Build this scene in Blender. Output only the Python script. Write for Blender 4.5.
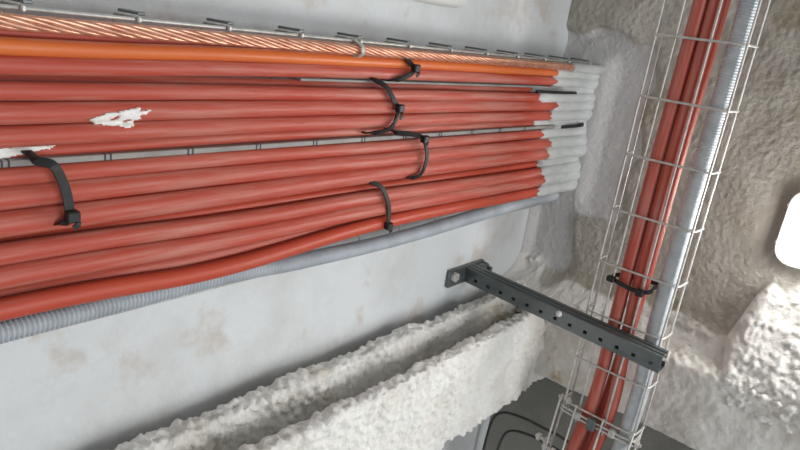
import bpy, math, random
from mathutils import Vector, Matrix, noise

random.seed(7)
for o in list(bpy.data.objects):
    bpy.data.objects.remove(o, do_unlink=True)
SC = bpy.context.scene
COL = SC.collection

# ---------------------------------------------------------------- scale
# design unit = distance from the camera to the cable wall; 1 unit = 0.67 m
S = 0.67
H0 = 1.70                      # camera height above the floor (m)
ZF = -H0 / S                   # floor level in design units
ZC = 1.985                     # slab soffit in design units


def V(x, y, z):
    return Vector((x * S, (y - 1.0) * S, z * S + H0))


# ---------------------------------------------------------------- camera
# photo taken looking up, camera rolled about a quarter turn: picture right is up
R = ((-0.1316, 0.9429, 0.3060), (-0.7446, -0.2979, 0.5973), (0.6543, -0.1487, 0.7414))
right = Vector((R[0][0], R[1][0], R[2][0])).normalized()
fwd = Vector((R[0][2], R[1][2], R[2][2])).normalized()
up = right.cross(fwd).normalized()
right = fwd.cross(up).normalized()
cam = bpy.data.cameras.new('camera')
cam.sensor_width = 36.0
cam.lens = 624.0 / 800.0 * 36.0
cam.clip_start = 0.02
cam_o = bpy.data.objects.new('camera', cam)
COL.objects.link(cam_o)
cam_o.matrix_world = Matrix.Translation(V(0, 0, 0)) @ Matrix((
    (right.x, up.x, -fwd.x, 0), (right.y, up.y, -fwd.y, 0), (right.z, up.z, -fwd.z, 0), (0, 0, 0, 1)))
SC.camera = cam_o

# ---------------------------------------------------------------- light
world = bpy.data.worlds.new('world')
SC.world = world
world.use_nodes = True
bg = world.node_tree.nodes['Background']
bg.inputs['Color'].default_value = (0.93, 0.97, 1.0, 1)
bg.inputs['Strength'].default_value = 0.52


def area_light(name, loc, target, sx, sy, power, color):
    li = bpy.data.lights.new(name, 'AREA')
    li.shape = 'RECTANGLE'
    li.size = sx * S
    li.size_y = sy * S
    li.energy = power
    li.color = color
    ob = bpy.data.objects.new(name, li)
    COL.objects.link(ob)
    ob.location = V(*loc)
    ob.rotation_euler = (V(*target) - V(*loc)).to_track_quat('-Z', 'Y').to_euler()
    return ob


# added area light: daylight assumed from an unseen, unmodelled window across the room, to the picture's lower side
area_light('assumed_window_light', (0.35, -3.6, 0.55), (0.4, 1.0, 0.7), 2.6, 1.9, 54, (0.95, 0.98, 1.0))

vs = SC.view_settings
vs.view_transform = 'Standard'
vs.look = 'None'
vs.gamma = 1.0
vs.use_curve_mapping = False
vs.exposure = -0.3

# ---------------------------------------------------------------- materials
MATS = {}


def srgb(r, g, b):
    f = lambda c: (c / 255 / 12.92) if c / 255 <= 0.04045 else ((c / 255 + 0.055) / 1.055) ** 2.4
    return (f(r), f(g), f(b), 1)


def mat(name, c1, c2=None, rough=0.6, metal=0.0, scale=8.0, stretch=(1, 1, 1), lo=0.4, hi=0.65,
        bump=0.0, bscale=60.0, spec=0.5, c3=None, s3=3.0, lo3=0.5, hi3=0.62, detail=5.0):
    """noise-mottled procedural surface in object coordinates (metres)"""
    m = bpy.data.materials.new(name)
    m.use_nodes = True
    nt = m.node_tree
    N, L = nt.nodes, nt.links
    b = N['Principled BSDF']
    b.inputs['Roughness'].default_value = rough
    b.inputs['Metallic'].default_value = metal
    b.inputs['Specular IOR Level'].default_value = spec
    b.inputs['Base Color'].default_value = c1
    tc = N.new('ShaderNodeTexCoord')
    mp = N.new('ShaderNodeMapping')
    mp.inputs['Scale'].default_value = stretch
    L.new(tc.outputs['Object'], mp.inputs['Vector'])

    def nz(sc, det=detail):
        n = N.new('ShaderNodeTexNoise')
        n.inputs['Scale'].default_value = sc
        n.inputs['Detail'].default_value = det
        n.inputs['Roughness'].default_value = 0.62
        L.new(mp.outputs['Vector'], n.inputs['Vector'])
        return n.outputs['Fac']

    def ramp(fac, a, z):
        mr = N.new('ShaderNodeMapRange')
        mr.interpolation_type = 'SMOOTHSTEP'
        mr.inputs['From Min'].default_value = a
        mr.inputs['From Max'].default_value = z
        L.new(fac, mr.inputs['Value'])
        return mr.outputs['Result']

    def mix(fac, a, c):
        mx = N.new('ShaderNodeMix')
        mx.data_type = 'RGBA'
        L.new(fac, mx.inputs['Factor'])
        if isinstance(a, tuple):
            mx.inputs['A'].default_value = a
        else:
            L.new(a, mx.inputs['A'])
        mx.inputs['B'].default_value = c
        return mx.outputs['Result']
    col = c1
    if c2:
        col = mix(ramp(nz(scale), lo, hi), col, c2)
    if c3:
        col = mix(ramp(nz(s3), lo3, hi3), col, c3)
    if not isinstance(col, tuple):
        L.new(col, b.inputs['Base Color'])
    if bump:
        bp = N.new('ShaderNodeBump')
        bp.inputs['Strength'].default_value = bump
        bp.inputs['Distance'].default_value = 0.004
        L.new(nz(bscale, 4.0), bp.inputs['Height'])
        L.new(bp.outputs['Normal'], b.inputs['Normal'])
    MATS[name] = m
    m['col'] = 0
    return m, nt, b, (nz, ramp, mix, col)


def attr_mix(name, attr, color):
    """mix a further colour over a material by a point attribute of the mesh"""
    nt = MATS[name].node_tree
    N, L = nt.nodes, nt.links
    b = N['Principled BSDF']
    src = b.inputs['Base Color'].links[0].from_socket
    at = N.new('ShaderNodeAttribute')
    at.attribute_name = attr
    n = N.new('ShaderNodeTexNoise')
    n.inputs['Scale'].default_value = 14
    n.inputs['Detail'].default_value = 4
    tc = N.new('ShaderNodeTexCoord')
    L.new(tc.outputs['Object'], n.inputs['Vector'])
    ad = N.new('ShaderNodeMath')
    ad.operation = 'MULTIPLY_ADD'
    L.new(n.outputs['Fac'], ad.inputs[0])
    ad.inputs[1].default_value = 0.7
    ad.inputs[2].default_value = -0.35
    sm = N.new('ShaderNodeMath')
    sm.operation = 'ADD'
    L.new(at.outputs['Fac'], sm.inputs[0])
    L.new(ad.outputs[0], sm.inputs[1])
    mr = N.new('ShaderNodeMapRange')
    mr.interpolation_type = 'SMOOTHSTEP'
    mr.inputs['From Min'].default_value = 0.3
    mr.inputs['From Max'].default_value = 0.65
    L.new(sm.outputs[0], mr.inputs['Value'])
    mx = N.new('ShaderNodeMix')
    mx.data_type = 'RGBA'
    L.new(mr.outputs['Result'], mx.inputs['Factor'])
    L.new(src, mx.inputs['A'])
    mx.inputs['B'].default_value = color
    L.new(mx.outputs['Result'], b.inputs['Base Color'])


mat('wall_plaster', srgb(214, 217, 218), srgb(200, 201, 200), rough=0.85, scale=5, lo=0.42, hi=0.7, bump=0.35,
    bscale=70, c3=srgb(198, 192, 186), s3=8, lo3=0.54, hi3=0.66)
mat('floor_concrete', srgb(176, 172, 166), srgb(156, 153, 148), rough=0.9, scale=3, bump=0.2)
mat('slab_concrete', srgb(124, 123, 116), srgb(138, 136, 129), rough=0.9, scale=6, bump=0.4, bscale=40)
mat('sprayed_ceiling', srgb(164, 158, 148), srgb(180, 175, 165), rough=0.95, scale=9, lo=0.4, hi=0.62, bump=1.0,
    bscale=95, c3=srgb(150, 141, 123), s3=5, lo3=0.55, hi3=0.68)
attr_mix('sprayed_ceiling', 'mortar', srgb(202, 200, 199))
attr_mix('sprayed_ceiling', 'white', srgb(222, 219, 213))
mat('spray', srgb(236, 234, 229), srgb(222, 218, 210), rough=0.95, scale=14, lo=0.42, hi=0.66, bump=1.0, bscale=150,
    c3=srgb(206, 195, 176), s3=7, lo3=0.60, hi3=0.70)
mat('spray_beam', srgb(224, 221, 215), srgb(204, 200, 192), rough=0.95, scale=10, bump=0.7, bscale=90,
    c3=srgb(186, 170, 142), s3=8, lo3=0.60, hi3=0.68)
ZST = (1, 1, 0.06)
XST = (0.06, 1, 1)
for nm, st in (('red', ZST), ('redx', XST)):
    mat(nm + '_sheath', srgb(180, 75, 57), srgb(188, 116, 102), rough=0.5, scale=95, stretch=st, lo=0.42, hi=0.68,
        bump=0.05, bscale=300, c3=srgb(188, 124, 112), s3=34, lo3=0.52, hi3=0.66)
mat('bright_red_sheath', srgb(184, 72, 50), srgb(180, 92, 74), rough=0.45, scale=80, stretch=ZST, lo=0.52, hi=0.75)
mat('orange_sheath', srgb(214, 112, 54), srgb(204, 102, 56), rough=0.42, scale=60, stretch=ZST)
mat('copper', srgb(226, 172, 146), srgb(206, 146, 120), rough=0.36, metal=0.75, scale=60)
mat('coating', srgb(206, 209, 207), srgb(190, 193, 192), rough=0.7, scale=40, stretch=(1, 1, 0.3), bump=0.3, bscale=120)
mat('galvanised', srgb(208, 206, 200), srgb(186, 184, 179), rough=0.45, metal=0.4, scale=90)
mat('dark_galvanised', srgb(112, 118, 118), srgb(90, 96, 96), rough=0.36, metal=0.6, scale=30,
    stretch=(1, 0.2, 1), lo=0.4, hi=0.7, c3=srgb(128, 132, 132), s3=50, lo3=0.6, hi3=0.7)
mat('grey_plastic', srgb(182, 188, 194), srgb(168, 174, 180), rough=0.5, scale=25)
mat('strip_grey', srgb(150, 146, 142), srgb(134, 130, 127), rough=0.6, scale=20)
mat('silver_conduit', srgb(196, 201, 204), srgb(180, 186, 190), rough=0.55, metal=0.45, scale=40)
mat('black_nylon', srgb(15, 15, 16), srgb(24, 24, 25), rough=0.5, scale=40)
mat('dark_rubber', srgb(58, 58, 58), srgb(74, 73, 70), rough=0.7, scale=40)
mat('white_paint', srgb(240, 238, 234), srgb(226, 222, 216), rough=0.6, scale=60, bump=0.2, bscale=200)
mat('white_plastic', srgb(238, 238, 234), srgb(230, 230, 226), rough=0.4, scale=10)
m = bpy.data.materials.new('lamp_diffuser')
m.use_nodes = True
b_ = m.node_tree.nodes['Principled BSDF']
b_.inputs['Base Color'].default_value = (0.9, 0.9, 0.9, 1)
b_.inputs['Emission Color'].default_value = (1, 0.985, 0.96, 1)
b_.inputs['Emission Strength'].default_value = 27.0
MATS['lamp_diffuser'] = m
m = bpy.data.materials.new('clear_cover')
m.use_nodes = True
b_ = m.node_tree.nodes['Principled BSDF']
b_.inputs['Base Color'].default_value = (0.93, 0.94, 0.95, 1)
b_.inputs['Roughness'].default_value = 0.25
b_.inputs['Transmission Weight'].default_value = 0.52
b_.inputs['IOR'].default_value = 1.2
MATS['clear_cover'] = m


# ---------------------------------------------------------------- mesh helpers
class MB:
    def __init__(self):
        self.v = []
        self.f = []

    def grid(self, rows, closed_u=False, closed_v=False, flip=False):
        """rows of equally many points (design units)"""
        base = len(self.v)
        nr, nc = len(rows), len(rows[0])
        for r in rows:
            self.v.extend(V(*p) for p in r)
        for i in range(nr if closed_v else nr - 1):
            for j in range(nc if closed_u else nc - 1):
                a = base + i * nc + j
                b = base + i * nc + (j + 1) % nc
                c = base + ((i + 1) % nr) * nc + (j + 1) % nc
                d = base + ((i + 1) % nr) * nc + j
                self.f.append((a, d, c, b) if flip else (a, b, c, d))
        return base

    def tube(self, pts, r, sides=12, caps=True, closed=False):
        pts = [Vector(p) for p in pts]
        n = len(pts)
        rr = r if isinstance(r, (list, tuple)) else [r] * n
        t0 = (pts[1] - pts[0]).normalized()
        ref = Vector((0, -1, 0)) if abs(t0.y) < 0.9 else Vector((1, 0, 0))
        nrm = (ref - t0 * ref.dot(t0)).normalized()
        rows = []
        for i in range(n):
            if closed:
                t = (pts[(i + 1) % n] - pts[i - 1]).normalized()
            else:
                t = (pts[min(i + 1, n - 1)] - pts[max(i - 1, 0)]).normalized()
            nrm = (nrm - t * nrm.dot(t)).normalized()
            bn = t.cross(nrm)
            rows.append([tuple(pts[i] + (nrm * math.cos(a) + bn * math.sin(a)) * rr[i])
                         for a in (2 * math.pi * k / sides for k in range(sides))])
        base = self.grid(rows, closed_u=True, closed_v=closed)
        if caps and not closed:
            self.f.append(tuple(base + k for k in reversed(range(sides))))
            self.f.append(tuple(base + (n - 1) * sides + k for k in range(sides)))
        return self

    def box(self, lo, hi, bev=0.0):
        x0, y0, z0 = lo
        x1, y1, z1 = hi
        if bev <= 0:
            base = len(self.v)
            for p in ((x0, y0, z0), (x1, y0, z0), (x1, y1, z0), (x0, y1, z0),
                      (x0, y0, z1), (x1, y0, z1), (x1, y1, z1), (x0, y1, z1)):
                self.v.append(V(*p))
            for q in ((0, 3, 2, 1), (4, 5, 6, 7), (0, 1, 5, 4), (1, 2, 6, 5), (2, 3, 7, 6), (3, 0, 4, 7)):
                self.f.append(tuple(base + i for i in q))
            return self
        rows = []
        for z, s in ((z0, bev), (z0 + bev, 0), (z1 - bev, 0), (z1, bev)):
            rows.append([(x0 + s + bev, y0 + s, z), (x1 - s - bev, y0 + s, z), (x1 - s, y0 + s + bev, z),
                         (x1 - s, y1 - s - bev, z), (x1 - s - bev, y1 - s, z), (x0 + s + bev, y1 - s, z),
                         (x0 + s, y1 - s - bev, z), (x0 + s, y0 + s + bev, z)])
        base = self.grid(rows, closed_u=True)
        self.f.append(tuple(base + k for k in reversed(range(8))))
        self.f.append(tuple(base + 24 + k for k in range(8)))
        return self

    def prism(self, p0, p1, r, sides=6):
        return self.tube([p0, p1], r, sides)

    def ribbon(self, pts, nrms, w, th, closed=False):
        """flat strap: box section swept along pts"""
        pts = [Vector(p) for p in pts]
        n = len(pts)
        rows = []
        for i in range(n):
            if closed:
                t = (pts[(i + 1) % n] - pts[i - 1]).normalized()
            else:
                t = (pts[min(i + 1, n - 1)] - pts[max(i - 1, 0)]).normalized()
            nn = Vector(nrms[i])
            nn = (nn - t * nn.dot(t)).normalized()
            s = t.cross(nn)
            p = pts[i]
            rows.append([tuple(p + s * (w / 2) + nn * th), tuple(p - s * (w / 2) + nn * th),
                         tuple(p - s * (w / 2)), tuple(p + s * (w / 2))])
        base = self.grid(rows, closed_u=True, closed_v=closed)
        if not closed:
            self.f.append(tuple(base + k for k in reversed(range(4))))
            self.f.append(tuple(base + (n - 1) * 4 + k for k in range(4)))
        return self

    def build(self, name, material, parent=None, smooth=True, origin=None):
        org = Vector((0, 0, 0))
        if parent is not None:
            org = Vector(parent['_o'])
        elif origin is not None:
            org = V(*origin)
        me = bpy.data.meshes.new(name)
        me.from_pydata([v - org for v in self.v], [], self.f)
        me.materials.append(MATS[material])
        if smooth:
            me.polygons.foreach_set('use_smooth', [True] * len(me.polygons))
        me.update()
        ob = bpy.data.objects.new(name, me)
        COL.objects.link(ob)
        if parent is not None:
            ob.parent = parent
        else:
            ob.location = org
        ob['_o'] = tuple(org)
        return ob


def sharp(ob, deg=35):
    me = ob.data
    ang = math.radians(deg)
    try:
        me.set_sharp_from_angle(angle=ang)
    except Exception:
        pass
    return ob


def empty(name, loc):
    e = bpy.data.objects.new(name, None)
    e.empty_display_size = 0.02
    COL.objects.link(e)
    e.location = V(*loc)
    e['_o'] = tuple(V(*loc))
    return e


def tag(o, label=None, cat=None, group=None, kind=None):
    if label:
        o['label'] = label
    if cat:
        o['category'] = cat
    if group:
        o['group'] = group
    if kind:
        o['kind'] = kind
    return o


def spline(keys, n):
    """Catmull-Rom through points, n samples"""
    K = [Vector(k) for k in keys]
    K = [K[0] * 2 - K[1]] + K + [K[-1] * 2 - K[-2]]
    segs = len(K) - 3
    out = []
    for i in range(n):
        u = i / (n - 1) * segs
        s = min(int(u), segs - 1)
        t = u - s
        a, b, c, d = K[s:s + 4]
        out.append(0.5 * ((2 * b) + (c - a) * t + (2 * a - 5 * b + 4 * c - d) * t * t + (3 * b - a - 3 * c + d) * t ** 3))
    return out


def sstep(a, b, x):
    t = max(0.0, min(1.0, (x - a) / (b - a)))
    return t * t * (3 - 2 * t)


def fbm(x, y, z, f, octs=3):
    s, a = 0.0, 1.0
    for k in range(octs):
        s += a * noise.noise(Vector((x * f, y * f, z * f)))
        f *= 2.1
        a *= 0.5
    return s


def lump(x, y, z, f):
    """rounded blobs of sprayed plaster, 0..1"""
    d = noise.voronoi(Vector((x * f, y * f, z * f)))[0]
    return max(0.0, 1.0 - d[0] * 1.25)


# ================================================================ SETTING
g = MB()
NX, NZ = 40, 60
wl = MB().box((-2.2, 1.0, ZF), (3.6, 1.12, 2.12)).build('wall_back', 'wall_plaster', smooth=False)
tag(wl, 'pale grey plastered wall carrying the red cables', kind='structure')
fl = MB().box((-2.2, -4.2, ZF - 0.15), (3.6, 1.12, ZF)).build('floor', 'floor_concrete', smooth=False)
tag(fl, 'grey concrete floor below the view', kind='structure')
ce = MB().box((-2.2, -4.2, ZC), (3.6, 1.0, 2.12)).build('ceiling', 'slab_concrete', smooth=False)
tag(ce, 'grey concrete slab soffit above the cables', kind='structure')


# rough sprayed layer under the slab, with a smoother mortar patch round the cable opening
def mortar_mask(x, y):
    n = 0.035 * fbm(x, y, 3.1, 9, 2)
    a = sstep(-0.07, -0.02, x + n) * (1 - sstep(0.50, 0.56, x + n)) * sstep(0.665, 0.71, y + n)
    b = sstep(0.44, 0.50, x) * (1 - sstep(0.70, 0.80, x + n)) * sstep(0.80, 0.86, y + n)
    return max(a, b)


def white_mask(x, y):
    n = 0.05 * fbm(x, y, 8.3, 8, 2)
    lim = 0.545 + 0.215 * sstep(0.21, 0.30, y + 0.5 * n)
    a = sstep(lim - 0.03, lim + 0.03, x + n)
    c = sstep(0.735, 0.79, x + n) * sstep(0.62, 0.70, y)
    return max(a, c)


def ceil_z(x, y):
    mm, wm = mortar_mask(x, y), white_mask(x, y)
    rough = 0.016 + 0.0035 * fbm(x, y, 0, 8, 2) + 0.0022 * abs(fbm(x, y, 0.2, 30, 2)) + 0.0024 * fbm(x, y, 1, 80, 2)
    rough += 0.016 * (1 - sstep(-0.06, -0.03, x)) * sstep(0.70, 0.85, y)
    smooth_ = 0.002 + 0.003 * fbm(x, y, 5, 12, 2) + 0.0015 * fbm(x, y, 2, 60, 2)
    h = rough * (1 - mm) + smooth_ * mm
    lim = 0.56 + 0.20 * sstep(0.21, 0.32, y)
    fl_ = sstep(0.245, 0.295, y + .02 * fbm(x, y, 2, 20, 2))
    heap = (sstep(lim - 0.03, 0.845, x) * (1 - fl_) + sstep(0.775, 0.83, x) * fl_ * .35) * 0.15
    heap += sstep(0.745, 0.85, x) * sstep(0.60, 0.72, y) * 0.10
    h += heap + wm * (0.012 + 0.010 * fbm(x, y, 6, 14) + 0.016 * abs(fbm(x, y, 3, 36, 3)) + 0.003 * fbm(x, y, 3, 95, 1))
    # collar of mortar round the coated cables
    col = sstep(-0.01, 0.04, x) * (1 - sstep(0.47, 0.55, x)) * sstep(0.79, 0.85, y) * (1 - 0.5 * sstep(0.92, 0.99, y))
    h += col * 0.02
    # fillet against the wall
    h += 0.028 * sstep(0.965, 1.0, y) * sstep(0.44, 0.54, x)
    return ZC - 0.001 - max(h, 0.001)


g = MB()
x0, x1, y0, y1, st = -0.62, 0.88, -0.42, 1.0, 0.0050
nx, ny = int((x1 - x0) / st), int((y1 - y0) / st)
rows, am, aw = [], [], []
for i in range(nx + 1):
    x = x0 + (x1 - x0) * i / nx
    row = []
    for j in range(ny + 1):
        y = y0 + (y1 - y0) * j / ny
        row.append((x, y, ceil_z(x, y)))
        am.append(mortar_mask(x, y))
        aw.append(white_mask(x, y))
    rows.append(row)
g.grid(rows, flip=False)
sp = g.build('sprayed_plaster', 'sprayed_ceiling', ce)
for nm, dat in (('mortar', am), ('white', aw)):
    at = sp.data.attributes.new(nm, 'FLOAT', 'POINT')
    at.data.foreach_set('value', dat)
sp['label'] = 'rough beige sprayed plaster layer with smoother grey mortar patch'


# sprayed steel: closed profile swept along an axis with lumps
def resample(poly, step):
    out = []
    n = len(poly)
    for i in range(n):
        a, b = Vector(poly[i]), Vector(poly[(i + 1) % n])
        k = max(1, int((b - a).length / step))
        for q in range(k):
            out.append(a + (b - a) * (q / k))
    return out


def smooth_poly(p, it):
    n = len(p)
    for _ in range(it):
        p = [(p[i - 1] + p[i] * 2 + p[(i + 1) % n]) / 4 for i in range(n)]
    return p


def sprayed(poly, step, its, stations, place, amp):
    p = smooth_poly(resample(poly, step), its)
    n = len(p)
    area = sum(p[i - 1].x * p[i].y - p[i].x * p[i - 1].y for i in range(n))
    sg = 1 if area > 0 else -1
    nr = []
    for i in range(n):
        t = p[(i + 1) % n] - p[i - 1]
        nr.append(Vector((t.y, -t.x)).normalized() * sg)
    g = MB()
    rows = []
    for s in stations:
        row = []
        for i in range(n):
            q = place(p[i].x, p[i].y, s)
            d = amp(q, nr[i])
            a = p[i] + nr[i] * d
            row.append(place(a.x, a.y, s))
        rows.append(row)
    base = g.grid(rows, closed_u=True)
    k = len(rows)
    g.f.append(tuple(base + j for j in reversed(range(n))))
    g.f.append(tuple(base + (k - 1) * n + j for j in range(n)))
    return g


# H column: two flanges parallel to the wall and the web between them
cx0, cx1, yf0, yf1, yb0, yb1 = 0.80, 1.12, 0.775, 0.815, 0.90, 0.945
w0, w1 = 0.925, 0.995
cx2 = .815                                   # front flange tip
HP = [(cx2, yf0), (cx1, yf0), (cx1, yf1), (w1, yf1), (w1, yb0), (cx1, yb0), (cx1, yb1), (cx0, yb1),
      (cx0, yb0), (w0, yb0), (w0, yf1), (cx2, yf1)]


def col_amp(q, nr):
    x, y, z = q
    a = 0.011 * fbm(x, y, z, 8, 2) + 0.008 * (lump(x, y, z, 62) - 0.35) + 0.008 * fbm(x, y, z, 70, 2)
    return a


zs = [ZF + 0.01, -1.2, 0.0, 0.25]
zs += [0.27 + i * 0.0050 for i in range(int((ZC - 0.27) / 0.0050))]
g = sprayed(HP, 0.0052, 4, zs, lambda a, b, s: (a, b, s), col_amp)
colm = g.build('trim_1', 'spray')
tag(colm, 'steel column thickly coated in lumpy white sprayed plaster, bottom left', kind='structure')

# beam from the column towards the camera side, tight under the slab
bx0, bx1, bz0, bz1 = 0.815, 1.06, 1.80, ZC - 0.004
BP = [(bx0, bz0), (bx1, bz0), (bx1, bz1), (bx0, bz1)]


def beam_amp(q, nr):
    x, y, z = q
    side = sstep(-0.2, 0.5, -nr.x)
    low = 0.006 * fbm(x, y, z, 9, 2) + 0.002 * fbm(x, y, z, 50, 2)
    hi = 0.012 * fbm(x, y, z, 10, 2) + 0.006 * (lump(x, y, z, 50) - 0.3) + 0.020 * abs(fbm(x, y, z, 34, 3)) - .004
    return low + (hi - low) * side


ys = [0.79 - i * 0.0062 for i in range(int(1.2 / 0.0062))] + [-0.8, -1.8, -4.1]
g = sprayed(BP, 0.0066, 2, ys, lambda a, b, s: (a, s, b), beam_amp)
g.f = [tuple(reversed(f)) for f in g.f]
bm_ = g.build('trim_2', 'spray_beam')
tag(bm_, 'ceiling beam coated in rough white sprayed plaster, bottom right', kind='structure')

# ================================================================ WALL CABLES
YC = 0.875
K = YC / 0.86
ZS = (0.29, 0.60, 1.02, 1.62)
# name: (x at the four heights, radius, depth offset, material, coating start)
CAB = [
    ('U1', (.072, .071, .072, .068), .0095, .020, 'red_sheath', 1.74, 'thin red cable half hidden under the bare copper strand', 'red_cable'),
    ('U2', (.0885, .0815, .0775, .0765), .0112, .0, 'orange_sheath', 1.75, 'bright orange cable just below the copper strand', 'orange_cable'),
    ('U3', (.111, .1035, .099, .1005), .0122, .0, 'red_sheath', 1.75, 'red cable directly below the orange cable', 'red_cable'),
    ('U4', (.129, .126, .127, .126), .0095, .024, 'red_sheath', 1.66, 'dark shaded red cable set back below the narrow upper gap', 'red_cable'),
    ('U5', (.1415, .1405, .143, .146), .0120, .0, 'red_sheath', 1.68, 'topmost red cable of the bundle below the narrow upper gap', 'red_cable'),
    ('U6', (.1685, .168, .1665, .1695), .0148, .0, 'red_sheath', 1.78, 'red cable running along the upper edge of the large white paint splash', 'red_cable'),
    ('U7', (.1975, .1955, .1955, .1985), .0142, .0, 'red_sheath', 1.76, 'red cable with the large white paint splash on it', 'red_cable'),
    ('U8', (.2185, .2135, .2155, .2175), .0105, .018, 'red_sheath', 1.71, 'red cable with the white smear, just above the lower grey gap', 'red_cable'),
    ('c1', (.2485, .2475, .250, .2515), .0130, .004, 'red_sheath', 1.74, 'red cable just below the lower grey gap', 'red_cable'),
    ('c2', (.2765, .2765, .2785, .2825), .0160, -.002, 'red_sheath', 1.785, 'second red cable below the lower grey gap, under the thick black tie', 'red_cable'),
    ('c3', (.3115, .311, .310, .314), .0178, -.006, 'red_sheath', 1.775, 'thick red cable under the head of the leftmost black tie', 'red_cable'),
    ('c4', (.336, .3365, .338, .3425), .0120, .022, 'bright_red_sheath', 1.785, 'narrow bright red cable showing as a sliver in the lower bundle', 'red_cable'),
    ('c5', (.353, .360, .361, .370), .0155, .0, 'red_sheath', 1.78, 'fourth red cable counted up from the grey corrugated conduit', 'red_cable'),
    ('c6', (.385, .392, .389, .398), .0165, -.004, 'red_sheath', 1.79, 'third red cable counted up from the grey corrugated conduit', 'red_cable'),
    ('c7', (.4115, .415, .406, .412), .0155, .024, 'red_sheath', 1.785, 'second red cable counted up from the grey corrugated conduit', 'red_cable'),
    ('c8', (.4315, .445, .4235, .4305), .0158, -.002, 'bright_red_sheath', 1.775, 'lowest red cable, next to the grey corrugated conduit', 'red_cable'),
]
CPATH = {}
for key, xs, r, dy, mt, zc, lab, nm in CAB:
    yy = YC + dy
    zc *= .968
    kk = yy / 0.86
    keys = [(xs[0] * kk, yy, -0.35)] + [(xs[i] * kk, yy, ZS[i]) for i in range(4)] + [(xs[3] * kk, yy, 2.02)]
    # Catmull keys with even parameters; denser sampling keeps them straight between stations
    pts = spline(keys, 56)
    ph = random.random() * 9
    pts = [p + Vector((0.0012 * noise.noise(Vector((ph, 0, p.z * 2.5))), 0.0015 * noise.noise(Vector((0, ph, p.z * 2.2))), 0))
           for p in pts]
    CPATH[key] = (pts, r)
    R_ = r * kk
    ob = MB().tube(pts, R_, 16).build(nm, mt, origin=keys[0])
    tag(ob, lab, 'cable', 'power cables on the wall tray')
    # brushed white fire coating with a ragged lower edge
    g = MB()
    rows = []
    n = 24
    sides = 16
    tail = [(xs[3] * kk)]
    jag = [zc + 0.02 * noise.noise(Vector((ph, k * 0.9, 2))) + random.uniform(-.012, .012) for k in range(sides)]
    px = pts[-1].x
    zz = [p.z for p in pts]

    def at_z(z):
        for q in range(len(pts) - 1):
            if zz[q] <= z <= zz[q + 1]:
                t = (z - zz[q]) / (zz[q + 1] - zz[q])
                return pts[q].lerp(pts[q + 1], t)
        return pts[-1]
    for i in range(n + 1):
        row = []
        for k in range(sides):
            z = jag[k] + (1.99 - jag[k]) * i / n
            c = at_z(z)
            a = 2 * math.pi * k / sides
            rr = R_ + (0.0002 if i == 0 else 0.0034 + 0.0014 * noise.noise(Vector((k * .7 + ph, z * 30, 0))) + 0.006 * sstep(1.86, 1.98, z))
            row.append((c.x + rr * math.cos(a), c.y + rr * math.sin(a), z))
        rows.append(row)
    g.grid(rows, closed_u=True)
    co = g.build('fire_coating', 'coating', ob)
    co['label'] = 'brushed white fire-stop coating at the upper end'

# sealant filling the spaces between the coated cables below the ceiling
g = MB()
rows = []
xs_ = [.050 + .0065 * i for i in range(64)]
zrow = [0, .12, .25, .4, .6, .8, 1.0]
for side in (0, 1):
    for t in (zrow if side == 0 else zrow[::-1]):
        row = []
        for x in xs_:
            z0_ = 1.735 + .025 * noise.noise(Vector((x * 30, 1.7, 0))) + .012 * noise.noise(Vector((x * 110, 5, 0)))
            if .118 < x < .134 or .228 < x < .241:
                z0_ += .05
            z = z0_ + (1.99 - z0_) * t
            yf_ = .8715 - .004 * noise.noise(Vector((x * 40, z * 9, 3))) - .010 * sstep(1.86, 1.98, z)
            row.append((x, yf_ if side == 0 else .930, z))
        rows.append(row)
b0 = g.grid(rows, closed_v=True)
nc = len(xs_)
g.f.append(tuple(b0 + r_ * nc for r_ in range(len(rows))))
g.f.append(tuple(b0 + r_ * nc + nc - 1 for r_ in reversed(range(len(rows)))))
ob = g.build('firestop_sealant', 'coating', origin=(.25, .90, 1.985))
tag(ob, 'white fire-stop sealant packed between the cables where they enter the ceiling', 'sealant')

# bare copper earth strand, seven twisted strands
root = empty('copper_strand_cable', (.060, .868, -0.2))
tag(root, 'bare twisted copper earth strand along the top of the cable tray', 'cable')
cpx = ((-.35, .0595), (.29, .0595), (.60, .058), (1.0, .0585), (1.55, .0575), (2.02, .058))


def cx_at(z):
    for (a, xa), (b, xb) in zip(cpx, cpx[1:]):
        if a <= z <= b:
            return xa + (xb - xa) * (z - a) / (b - a)
    return cpx[-1][1]


for s in range(7):
    pts = []
    N_ = 300
    for i in range(N_):
        z = -0.35 + 2.34 * i / (N_ - 1)
        a = 2 * math.pi * s / 7 + z / 0.17 * 2 * math.pi
        pts.append((cx_at(z) * .868 / .86 + 0.0068 * math.cos(a), .858 + 0.0068 * math.sin(a), z))
    MB().tube(pts, 0.0037, 7).build('strand', 'copper', root)
g = MB().tube([(.0585, .858, 1.76), (.0585, .858, 1.775), (.0585, .858, 1.99)], [.0108, .0135, .0155], 14)
g.build('fire_coating', 'coating', root)
tw = [(.0425, .862, .862), (.052, .8445, .865), (.064, .8445, .868), (.072, .858, .866), (.066, .871, .864), (.05, .872, .862)]
g = MB().ribbon(spline(tw + [tw[0]], 22)[:-1], [(0, -1, 0) if 1 else 0] * 0 or [tuple(Vector((p.x - .0585, p.y - .858, 0))) for p in spline(tw + [tw[0]], 22)[:-1]], 0.009, 0.0015, closed=True)
ob = g.build('metal_clip', 'galvanised', origin=(.058, .866, .865))
tag(ob, 'small grey metal clip around the bare copper strand', 'clip')

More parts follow.
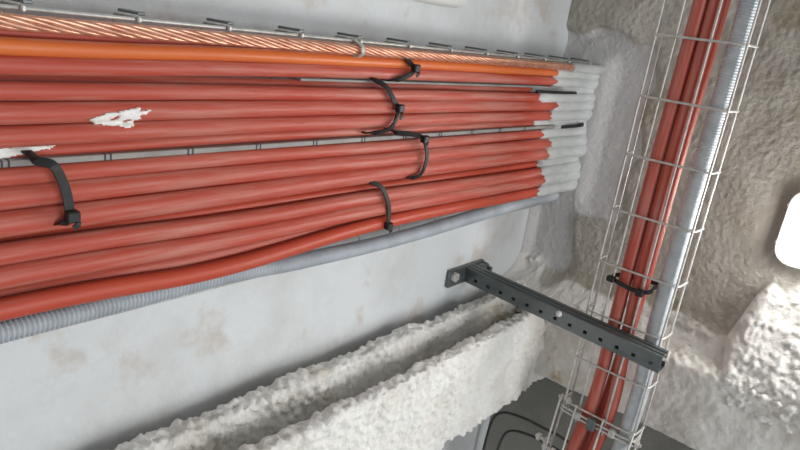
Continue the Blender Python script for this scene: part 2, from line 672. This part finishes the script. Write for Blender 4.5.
# ================================================================ WALL TRAY (wire basket)
YB = 0.938
root = empty('wire_tray', (.25, YB, -0.2))
tag(root, 'galvanised wire basket tray on the wall behind the red cables', 'cable tray')
wr = 0.0029
g = MB().tube([(.044, .870, -0.4), (.044, .870, 1.0), (.044, .870, 1.96)], wr, 8)
g.build('rail_wire', 'galvanised', root)
for x in (.046, .155, .325, .430, .519):
    MB().tube([(x, YB - 2 * wr, -0.4), (x, YB - 2 * wr, 1.97)], wr, 6).build('long_wire', 'galvanised', root)
base_w = None
zk = [0.298 + 0.1447 * k for k in range(-3, 12)]
for z in zk:
    if base_w is None:
        pth = [(.0405, .8635, z), (.0405, .872, z), (.0405, YB - .012, z), (.044, YB - .003, z), (.056, YB, z), (.30, YB, z), (.5215, YB, z)]
        base_w = MB().tube(pth, wr, 8).build('cross_wire', 'galvanised', root)
        z_first = z
    else:
        c = base_w.copy()
        COL.objects.link(c)
        c.parent = root
        c.location = (0, 0, (z - z_first) * S)
# flat dark plate and bright wire end at every cross wire
tab = tip = None
for z in zk:
    if tab is None:
        tab = MB().box((.0335, .874, z + .004), (.0385, YB - .004, z + .016), .001).build('side_shade', 'dark_galvanised', root, smooth=False)  # dark plate stands in for the shade on the side wire
        tip = MB().box((.039, .859, z - .003), (.048, .8655, z + .004), .002).build('wire_tip', 'galvanised', root, smooth=False)
    else:
        for src in (tab, tip):
            c = src.copy()
            COL.objects.link(c)
            c.parent = root
            c.location = (0, 0, (z - z_first) * S)

# flat grey divider strips that show in the gaps between the bundles
for xa_, xb_, ya_, za_ in ((.1172, .1222, .876, .75), (.2318, .2406, .871, -.4)):
    MB().box((xa_, ya_, za_), (xb_, .925, 1.76), .001).build('divider_strip', 'strip_grey', root, smooth=False)
mk = None
for k in range(-3, 11):
    for dz in (-.004, .004):
        z = .2715 + .1305 * k + dz
        if mk is None:
            mk = MB().box((.2316, .8702, z - .0012), (.2408, .880, z + .0012)).build('strip_slot', 'dark_rubber', root, smooth=False)
            zm = z
        else:
            c = mk.copy()
            COL.objects.link(c)
            c.parent = root
            c.location = (0, 0, (z - zm) * S)

# ================================================================ GREY CORRUGATED CONDUIT
cz = [(.505, .93, -0.3), (.501, .93, .30), (.4985, .93, .66), (.5075, .93, .84), (.512, .93, 1.16), (.498, .93, 1.63), (.492, .925, 1.985)]
pc = spline(cz, 120)
per = 0.0070
L_ = [0.0]
for a, b in zip(pc, pc[1:]):
    L_.append(L_[-1] + (b - a).length)
NP = int(L_[-1] / per)
pts, rad = [], []
qi = 0
for i in range(NP * 4):
    d = i * per / 4
    while qi < len(L_) - 2 and L_[qi + 1] < d:
        qi += 1
    p = pc[qi].lerp(pc[qi + 1], (d - L_[qi]) / (L_[qi + 1] - L_[qi]))
    pts.append(p)
    rad.append((0.0180, 0.0180, 0.0138, 0.0138)[i % 4] * (1 + .12 * sstep(1.0, 1.7, p.z)))
ob = MB().tube(pts, rad, 14).build('corrugated_conduit', 'grey_plastic', origin=cz[0])
tag(ob, 'grey corrugated plastic conduit along the lower edge of the red cables', 'conduit')


# ================================================================ CABLE TIES
def cable_tie(front, yf, w, label, head_at, yback=.925, parent_name='cable_tie', tail=0.03):
    q_ = (yf - .004) / .878
    front = [(x * q_, z * q_) for x, z in front]
    fr = [Vector((x, yf - bulge, z)) for (x, z), bulge in zip(front, [0] + [.004] * (len(front) - 2) + [0])]
    a, b = fr[0], fr[-1]
    loop = fr + [Vector((b.x + .004, (yf + yback) / 2, b.z - .004)), Vector((b.x - .004, yback, b.z - .008)),
                 Vector(((a.x + b.x) / 2, yback + .002, (a.z + b.z) / 2)), Vector((a.x + .004, yback, a.z)),
                 Vector((a.x - .004, (yf + yback) / 2, a.z)), fr[0]]
    pts = spline(loop, 60)[:-1]
    cxm, cym = (a.x + b.x) / 2, (yf + yback) / 2
    half = max(abs(b.x - a.x) / 2, .01)
    nr = [((p.x - cxm) / half * .6, (p.y - cym) / ((yback - yf) / 2), 0) for p in pts]
    h = fr[head_at]
    root = empty(parent_name, tuple(h))
    tag(root, label, 'cable tie', 'black cable ties')
    MB().ribbon(pts, nr, w, 0.0028, closed=True).build('strap', 'black_nylon', root, smooth=False)
    hd = MB().box((h.x - .008, h.y - .013, h.z - .007), (h.x + .008, h.y + .001, h.z + .011), .002).build('head', 'black_nylon', root, smooth=False)
    t0 = h + Vector((.006, -.006, .006))
    tp = spline([tuple(t0), tuple(t0 + Vector((tail * .4, -.004, .002))), tuple(t0 + Vector((tail * .8, -.003, -.004)))], 6)
    MB().ribbon(tp, [(0, -1, 0)] * 6, w * .6, 0.002).build('tail', 'black_nylon', hd, smooth=False)
    return root


cable_tie([(0.068, 1.035), (0.088, 1.060), (0.098, 1.058), (0.107, 1.038), (0.114, 1.016)], .858, .011,
          'short black cable tie around the orange cable', 1, yback=.905, tail=.012)
cable_tie([(0.118, 0.95), (0.129, 0.979), (0.152, 1.005), (0.173, 1.025), (0.199, 1.024), (0.218, 1.005), (0.225, 0.966)],
          .856, .011, 'black cable tie around the bundle between the two grey gaps', 3, tail=.02)
cable_tie([(0.230, 1.04), (0.234, 1.089), (0.245, 1.127), (0.277, 1.15), (0.304, 1.152), (0.33, 1.139), (0.337, 1.111)],
          .848, .011, 'rightmost black cable tie on the wall cables', 2, tail=.012)
cable_tie([(0.335, 0.975), (0.347, 1.003), (0.375, 1.028), (0.405, 1.041), (0.445, 1.045)], .856, .011,
          'lowest black cable tie, next to the grey conduit', 4, tail=.008)
cable_tie([(0.238, 0.312), (0.244, 0.330), (0.263, 0.340), (0.288, 0.347), (0.318, 0.349), (0.330, 0.340)], .847, .0125,
          'thick black cable tie around three red cables at the far left', 4, tail=.012)


# ================================================================ PAINT SPLASHES ON THE CABLES
def front_y(x, z):
    best = .93
    for pts, r in CPATH.values():
        for q in range(len(pts) - 1):
            if pts[q].z <= z <= pts[q + 1].z:
                c = pts[q].lerp(pts[q + 1], (z - pts[q].z) / (pts[q + 1].z - pts[q].z))
                rr = r * c.y / .86
                d = x - c.x
                if abs(d) < rr:
                    best = min(best, c.y - math.sqrt(rr * rr - d * d))
                break
    return best


def in_poly(x, y, P_):
    c = False
    n = len(P_)
    for i in range(n):
        (xa, ya), (xb, yb) = P_[i], P_[i - 1]
        if (ya > y) != (yb > y) and x < (xb - xa) * (y - ya) / (yb - ya) + xa:
            c = not c
    return c


def splash(poly, holes, label):
    poly = [(z * .978, x * .982) for z, x in poly]
    holes = [[(z * .978, x * .982) for z, x in h] for h in holes]
    st = 0.0017
    zs_ = [p[0] for p in poly]
    xs_ = [p[1] for p in poly]
    nz, nx = int((max(zs_) - min(zs_)) / st) + 2, int((max(xs_) - min(xs_)) / st) + 2
    g = MB()
    idx = {}

    def vid(i, j, lay):
        k = (i, j, lay)
        if k not in idx:
            z, x = min(zs_) + i * st, min(xs_) + j * st
            y = front_y(x, z)
            if y > .90:
                y = .90
            z += .0012 * noise.noise(Vector((i * .9, j * .9, 0)))
            x += .0012 * noise.noise(Vector((i * .9, j * .9, 7)))
            idx[k] = len(g.v)
            g.v.append(V(x, y - (.0028 if lay else -.001), z))
        return idx[k]
    cells = set()
    for i in range(nz):
        for j in range(nx):
            z, x = min(zs_) + (i + .5) * st, min(xs_) + (j + .5) * st
            if in_poly(z, x, poly) and not any(in_poly(z, x, h) for h in holes):
                cells.add((i, j))
    for (i, j) in cells:
        g.f.append((vid(i, j, 1), vid(i, j + 1, 1), vid(i + 1, j + 1, 1), vid(i + 1, j, 1)))
        for (di, dj, a, b) in ((-1, 0, (0, 0), (0, 1)), (1, 0, (1, 1), (1, 0)), (0, -1, (1, 0), (0, 0)), (0, 1, (0, 1), (1, 1))):
            if (i + di, j + dj) not in cells:
                g.f.append((vid(i + b[0], j + b[1], 1), vid(i + a[0], j + a[1], 1), vid(i + a[0], j + a[1], 0), vid(i + b[0], j + b[1], 0)))
    org = (sum(xs_) / len(xs_), .86, sum(zs_) / len(zs_))
    ob = g.build('paint_splash', 'white_paint', origin=org)
    tag(ob, label, 'paint splash')


splash([(.381, .1835), (.392, .178), (.402, .1775), (.404, .173), (.420, .1735), (.432, .170), (.455, .1665), (.452, .1715),
        (.470, .1705), (.462, .176), (.452, .178), (.456, .184), (.447, .186), (.447, .193), (.436, .1965), (.424, .193), (.405, .192), (.392, .190)],
       [[(.410, .184), (.418, .178), (.425, .177), (.420, .184), (.413, .186)], [(.430, .186), (.436, .183), (.443, .185), (.438, .189), (.432, .189)]],
       'large ragged white paint splash on the red cables, upper left')
splash([(.20, .214), (.27, .2195), (.300, .2205), (.33, .2195), (.345, .2215), (.335, .2260), (.318, .2275), (.300, .2310), (.27, .2375), (.20, .240)],
       [], 'white paint smear at the left edge, above the lower grey gap')

# ================================================================ HORIZONTAL WIRE BASKET TRAY
ZT = 1.64
ZW = 1.70
YL, YR = .597, .384
root = empty('wire_tray', (.5, .49, ZT))
tag(root, 'galvanised wire basket tray crossing the ceiling on the right', 'cable tray')
xa, xb = -0.75, 1.06
tr = 0.0031


def lw(y, z, name='long_wire', a=xa, b=xb):
    n = 12
    MB().tube([(a + (b - a) * i / n, y + .0015 * noise.noise(Vector((i * .7, y * 9, z))), z) for i in range(n + 1)], tr, 8).build(name, 'galvanised', root)


lw(YL, ZT + .004)
lw(.549, ZT + 2 * tr)
lw(.466, ZT + 2 * tr)
lw(YR, ZT + .004)
lw(YL + .004, ZW, 'rail_wire')
lw(YR - .004, ZW + .006, 'rail_wire')
bw = None
for k in range(-5, 7):
    X = 0.096 + 0.1522 * k
    if bw is None:
        p = [(X, YL + .006, ZW + .006), (X, YL + .005, ZT + .022), (X, YL - .002, ZT + .006), (X, YL - .018, ZT), (X, .49, ZT),
             (X, YR + .020, ZT), (X, YR + .003, ZT + .005), (X, YR - .004, ZT + .020), (X, YR - .006, ZW + .012)]
        bw = MB().tube(spline(p, 33), tr, 8).build('cross_wire', 'galvanised', root)
        X0 = X
    else:
        c = bw.copy()
        COL.objects.link(c)
        c.parent = root
        c.location = ((X - X0) * S, 0, 0)
# splice: doubled cross wire with a clamp plate and bolts
X = 1.028
for dx in (0, .013):
    p = [(X + dx, YL + .006, ZW), (X + dx, YL + .005, ZT + .02), (X + dx, YL - .004, ZT), (X + dx, .49, ZT - .004), (X + dx, YR + .004, ZT), (X + dx, YR - .006, ZT + .02), (X + dx, YR - .006, ZW)]
    MB().tube(spline(p, 28), tr * 1.15, 8).build('splice_wire', 'galvanised', root)
MB().box((X - .012, .487, ZT - .016), (X + .026, .513, ZT + .004), .003).build('clamp_plate', 'dark_galvanised', root, smooth=False)
for y in (.545, .44):
    MB().box((X - .006, y - .009, ZT - .009), (X + .018, y + .009, ZT + .003), .002).build('clamp', 'galvanised', root, smooth=False)
for (x, y, z) in ((X - .018, YL + .002, ZT + .012), (X + .008, YR - .004, ZT + .012)):
    g = MB().tube([(x, y + .022, z), (x, y - .022, z)], .0055, 8)
    g.tube([(x, y - .006, z), (x, y - .015, z)], .012, 6)
    g.tube([(x, y + .006, z), (x, y + .015, z)], .012, 6)
    sharp(g.build('bolt', 'galvanised', root), 30)

# following tray length beyond the splice
root2 = empty('wire_tray', (1.4, .5, ZT))
tag(root2, 'next length of wire tray leaving at the bottom edge, beyond the splice', 'cable tray')
for (y, z) in ((YL + .012, ZT + .004), (.555, ZT), (.47, ZT), (YR - .002, ZT + .004), (YL + .016, ZW), (YR - .008, ZW)):
    MB().tube([(1.0, y, z - .008), (2.0, y + .05, z - .008)], tr, 8).build('long_wire', 'galvanised', root2)
for k in range(6):
    x = 1.18 + .1522 * k
    d = .05 * (x - 1)
    p = [(x, YL + .018 + d, ZW), (x, YL + .016 + d, ZT + .01), (x, YL + d, ZT - .014), (x, YR + .02 + d, ZT - .014), (x, YR + d, ZT), (x, YR - .008 + d, ZW)]
    MB().tube(spline(p, 22), tr, 6).build('cross_wire', 'galvanised', root2)
for (x, y, z) in ((1.172, .640, ZT + .004), (1.185, .607, ZT - .01)):
    g = MB().tube([(x, y + .02, z), (x, y - .03, z)], .006, 8)
    g.tube([(x, y - .012, z), (x, y - .022, z)], .013, 6)
    g.tube([(x, y + .004, z), (x, y + .014, z)], .013, 6)
    sharp(g.build('bolt', 'galvanised', root2), 30)

# red cables lying in the basket
TC = [
    ([(-.75, .517, 1.664), (-.15, .517, 1.664), (.25, .522, 1.664), (.51, .5215, 1.664), (.75, .520, 1.664), (.96, .521, 1.664), (1.15, .543, 1.662), (1.5, .58, 1.65), (2.0, .60, 1.65)],
     .0177, 'red cable in the wire tray, on the side nearer the wall'),
    ([(-.75, .4815, 1.665), (-.15, .4815, 1.665), (.25, .4860, 1.665), (.51, .4850, 1.665), (.75, .477, 1.664), (.96, .466, 1.664), (1.15, .485, 1.662), (1.5, .53, 1.65), (2.0, .55, 1.65)],
     .0173, 'red cable in the wire tray, between the other cable and the silver conduit'),
    ([(-.75, .476, 1.697), (-.15, .476, 1.697), (.25, .480, 1.697), (.51, .480, 1.697), (.75, .485, 1.697), (.96, .495, 1.698), (1.15, .515, 1.694), (1.5, .55, 1.685), (2.0, .57, 1.685)],
     .0165, 'dark red cable lying behind the other two in the wire tray'),
]
for keys, r, lab in TC:
    ob = MB().tube(spline(keys, 70), r, 16).build('red_cable', 'redx_sheath', origin=keys[0])
    tag(ob, lab, 'cable', 'red cables in the wire tray')

# silver flexible conduit in the basket
ck = [(-.75, .414, 1.668), (-.15, .4105, 1.668), (.25, .413, 1.668), (.49, .4125, 1.668), (.75, .409, 1.668), (.914, .405, 1.668), (1.09, .413, 1.668), (1.5, .44, 1.66), (2.0, .47, 1.66)]
pc = spline(ck, 120)
L_ = [0.0]
for a, b in zip(pc, pc[1:]):
    L_.append(L_[-1] + (b - a).length)
per = 0.0068
pts, rad = [], []
qi = 0
for i in range(int(L_[-1] / per) * 4):
    d = i * per / 4
    while qi < len(L_) - 2 and L_[qi + 1] < d:
        qi += 1
    p = pc[qi].lerp(pc[qi + 1], (d - L_[qi]) / (L_[qi + 1] - L_[qi]))
    pts.append(p)
    amp = 0.0013 * (1 - 0.85 * sstep(.25, .42, p.x))
    rad.append(.0235 - (0, 0, amp, amp)[i % 4])
ob = MB().tube(pts, rad, 18).build('flexible_conduit', 'silver_conduit', origin=ck[0])
tag(ob, 'silver ribbed conduit beside the red cables in the wire tray', 'conduit')

# tie round the cables in the basket
root = empty('cable_tie', (.593, .50, 1.64))
tag(root, 'black cable tie around the red cables in the wire tray', 'cable tie', 'black cable ties')
lp = [(.588, .553, 1.646), (.592, .530, 1.636), (.596, .500, 1.634), (.597, .470, 1.636), (.590, .445, 1.645), (.586, .447, 1.675),
      (.586, .440, 1.712), (.588, .480, 1.716), (.588, .520, 1.700), (.588, .548, 1.680), (.588, .553, 1.646)]
pts = spline(lp, 60)[:-1]
MB().ribbon(pts, [(0, p.y - .492, p.z - 1.672) for p in pts], .012, .003, closed=True).build('strap', 'black_nylon', root, smooth=False)
MB().box((.587, .455, 1.622), (.607, .475, 1.636), .002).build('head', 'black_nylon', root, smooth=False)
MB().box((.582, .540, 1.628), (.598, .562, 1.642), .002).build('tail', 'black_nylon', root, smooth=False)

# ================================================================ CANTILEVER BRACKET
root = empty('cantilever_bracket', (.73, 1.0, 1.60))
tag(root, 'dark galvanised slotted channel bracket standing out from the wall under the wire tray', 'bracket')
zt_, zb_ = 1.633, 1.585
th = .005
Y0, Y1 = .985, .355
sk = .020                                    # slight skew towards +x at the tip


def bxs(g, xa_, xb_, za, zb2, ya, yb_):
    base = len(g.v)
    f = lambda y: sk * (Y0 - y) / (Y0 - Y1)
    for y in (ya, yb_):
        for (x, z) in ((xa_, za), (xb_, za), (xb_, zb2), (xa_, zb2)):
            g.v.append(V(x + f(y), y, z))
    for q in ((0, 1, 2, 3), (7, 6, 5, 4), (0, 4, 5, 1), (1, 5, 6, 2), (2, 6, 7, 3), (3, 7, 4, 0)):
        g.f.append(tuple(base + i for i in q))


X0b, X1b = .705, .753
g = MB()
bxs(g, X0b, X0b + th, zb_ + th, zt_, Y1, Y0)
bxs(g, X1b - th, X1b, zb_ + th, zt_, Y1, Y0)
bxs(g, X0b + th, X0b + .018, zt_ - th, zt_, Y1, Y0)
bxs(g, X1b - .018, X1b - th, zt_ - th, zt_, Y1, Y0)
bxs(g, X0b + th, X0b + .010, zt_ - .018, zt_ - th, Y1, Y0)
bxs(g, X0b - .0025, X0b, 1.598, 1.606, Y1, Y0)          # rolled ridge on the flank
bxs(g, X0b - .0025, X0b, 1.618, 1.633, Y1, Y0)
xm = (X0b + X1b) / 2 + .006
bxs(g, X0b, xm - .005, zb_, zb_ + th, Y1, Y0)
bxs(g, xm + .005, X1b, zb_, zb_ + th, Y1, Y0)
y = Y0
while y > Y1 + .03:
    bxs(g, xm - .005, xm + .005, zb_, zb_ + th, max(y - .036, Y1), y)
    y -= .047
bxs(g, xm - .005, xm + .005, zb_, zb_ + th, Y1, y)
g.build('channel', 'dark_galvanised', root, smooth=False)
g = MB().box((.700, .985, 1.500), (.758, .999, 1.690), .003)
plate = g.build('base_plate', 'dark_galvanised', root, smooth=False)
for z in (1.522, 1.690):
    g = MB().tube([(.722, .99, z), (.722, .955 if z > 1.6 else .972, z)], .008, 8)
    g.tube([(.722, .986, z), (.722, .974, z)], .016, 6)
    sharp(g.build('bolt', 'galvanised' if z < 1.6 else 'dark_galvanised', plate), 30)
MB().box((.704, .960, 1.640), (.756, .985, 1.672), .004).build('gusset', 'dark_galvanised', root, smooth=False)
g = MB().tube([(.726, .652, zb_ + .001), (.726, .652, zb_ - .004)], .009, 12)
ob = g.build('plaster_spot', 'white_paint', root)
ob['label'] = 'pale round spot on the underside'

# ================================================================ CEILING LAMP
LX0, LX1, LYa, LYb = .272, .482, .238, -.95


def rounded(x0, x1, ya, yb, r, z, inset=0.0, n=7):
    out = []
    for (cx, cy, a0) in ((x1 - r, ya - r, 0), (x0 + r, ya - r, 90), (x0 + r, yb + r, 180), (x1 - r, yb + r, 270)):
        for k in range(n):
            a = math.radians(a0 + 90 * k / (n - 1))
            out.append((cx + (r - inset) * math.cos(a), cy + (r - inset) * math.sin(a), z))
    return out


root = empty('ceiling_lamp', (.377, -.35, 1.97))
tag(root, 'glowing white sealed batten lamp on the ceiling at the right edge', 'lamp')
g = MB()
rws = [rounded(LX0, LX1, LYa, LYb, .045, 1.984), rounded(LX0, LX1, LYa, LYb, .045, 1.922), rounded(LX0, LX1, LYa, LYb, .045, 1.918, .006)]
b0 = g.grid(rws, closed_u=True)
nn = len(rws[0])
g.f.append(tuple(b0 + k for k in range(nn)))
g.f.append(tuple(b0 + 2 * nn + k for k in range(nn)))
housing = sharp(g.build('housing', 'white_plastic', root), 40)
g = MB()
rws = [rounded(LX0, LX1, LYa, LYb, .045, 1.919, .015), rounded(LX0, LX1, LYa, LYb, .045, 1.897, .017), rounded(LX0, LX1, LYa, LYb, .045, 1.880, .024), rounded(LX0, LX1, LYa, LYb, .045, 1.874, .036)]
b0 = g.grid(rws, closed_u=True)
g.f.append(tuple(b0 + 3 * nn + k for k in range(nn)))
g.build('diffuser', 'lamp_diffuser', root)
for x in (LX0 - .002, LX1 - .004):
    for yy in (.19, -.05, -.35, -.65):
        MB().box((x - .003, yy - .010, 1.93), (x + .007, yy + .010, 1.96), .002).build('clip', 'white_plastic', housing, smooth=False)
for xx in (.325, .43):
    MB().box((xx - .004, LYa - .001, 1.93), (xx + .004, LYa + .005, 1.96), .001).build('end_clip', 'white_plastic', housing, smooth=False)

# ================================================================ SMALL THINGS
# white casing on the wall at the top edge
g = MB()
rws = []
for z, s in ((.62, .03), (.63, .012), (.65, 0), (1.30, 0), (1.33, .010), (1.345, .03)):
    rws.append([(-.052 - s, .998, z), (-.052 - s, .965 + s * .3, z), (-.060 - s, .948 + s, z), (-.10 - s, .940 + s, z),
                (-.18 + s, .940 + s, z), (-.20 + s, .948 + s, z), (-.212 + s, .965 + s * .3, z), (-.212 + s, .998, z)])
b0 = g.grid(rws, closed_u=True)
g.f.append(tuple(b0 + k for k in reversed(range(8))))
g.f.append(tuple(b0 + 40 + k for k in range(8)))
ob = g.build('light_casing', 'white_plastic', origin=(-.14, .998, .62))
tag(ob, 'white rounded plastic casing on the wall, cut off by the top edge', 'casing')

# thin dark wires under the slab beyond the beam
for keys, lab in (
    ([(1.62, .96, 1.90), (1.42, .95, 1.90), (1.345, .915, 1.90), (1.318, .83, 1.90), (1.312, .735, 1.90), (1.31, .675, 1.90), (1.33, .60, 1.91), (1.40, .50, 1.94), (1.42, .45, 1.983)],
     'thin dark wire looping under the slab, the upper of two beyond the beam'),
    ([(1.62, .90, 1.89), (1.46, .89, 1.89), (1.39, .86, 1.89), (1.362, .78, 1.89), (1.358, .70, 1.89), (1.37, .62, 1.90), (1.44, .52, 1.94), (1.46, .48, 1.983)],
     'thin dark wire looping under the slab, the lower of two beyond the beam')):
    ob = MB().tube(spline(keys, 50), .005, 8).build('thin_wire', 'dark_rubber', origin=keys[0])
    tag(ob, lab, 'wire', 'loose wires beyond the beam')

# thin black line along the coated upper gap, and a black tie stub in the lower one
ob = MB().tube(spline([(.1315, .868, 1.60), (.1330, .866, 1.72), (.1335, .866, 1.84)], 10), .0042, 8).build('gap_line', 'black_nylon', origin=(.132, .867, 1.60))
tag(ob, 'thin black line lying in the upper gap of the white coating', 'wire')
g = MB().ribbon(spline([(.239, .872, 1.80), (.236, .862, 1.85), (.234, .858, 1.90), (.227, .856, 1.915)], 10), [(0, -1, 0)] * 10, .010, .003)
g.box((.226, .850, 1.895), (.238, .860, 1.915), .002)
ob = g.build('tie_stub', 'black_nylon', origin=(.236, .862, 1.85), smooth=False)
tag(ob, 'short black tie end sticking out of the white coating', 'cable tie')

for o in bpy.data.objects:
    if '_o' in o:
        del o['_o']
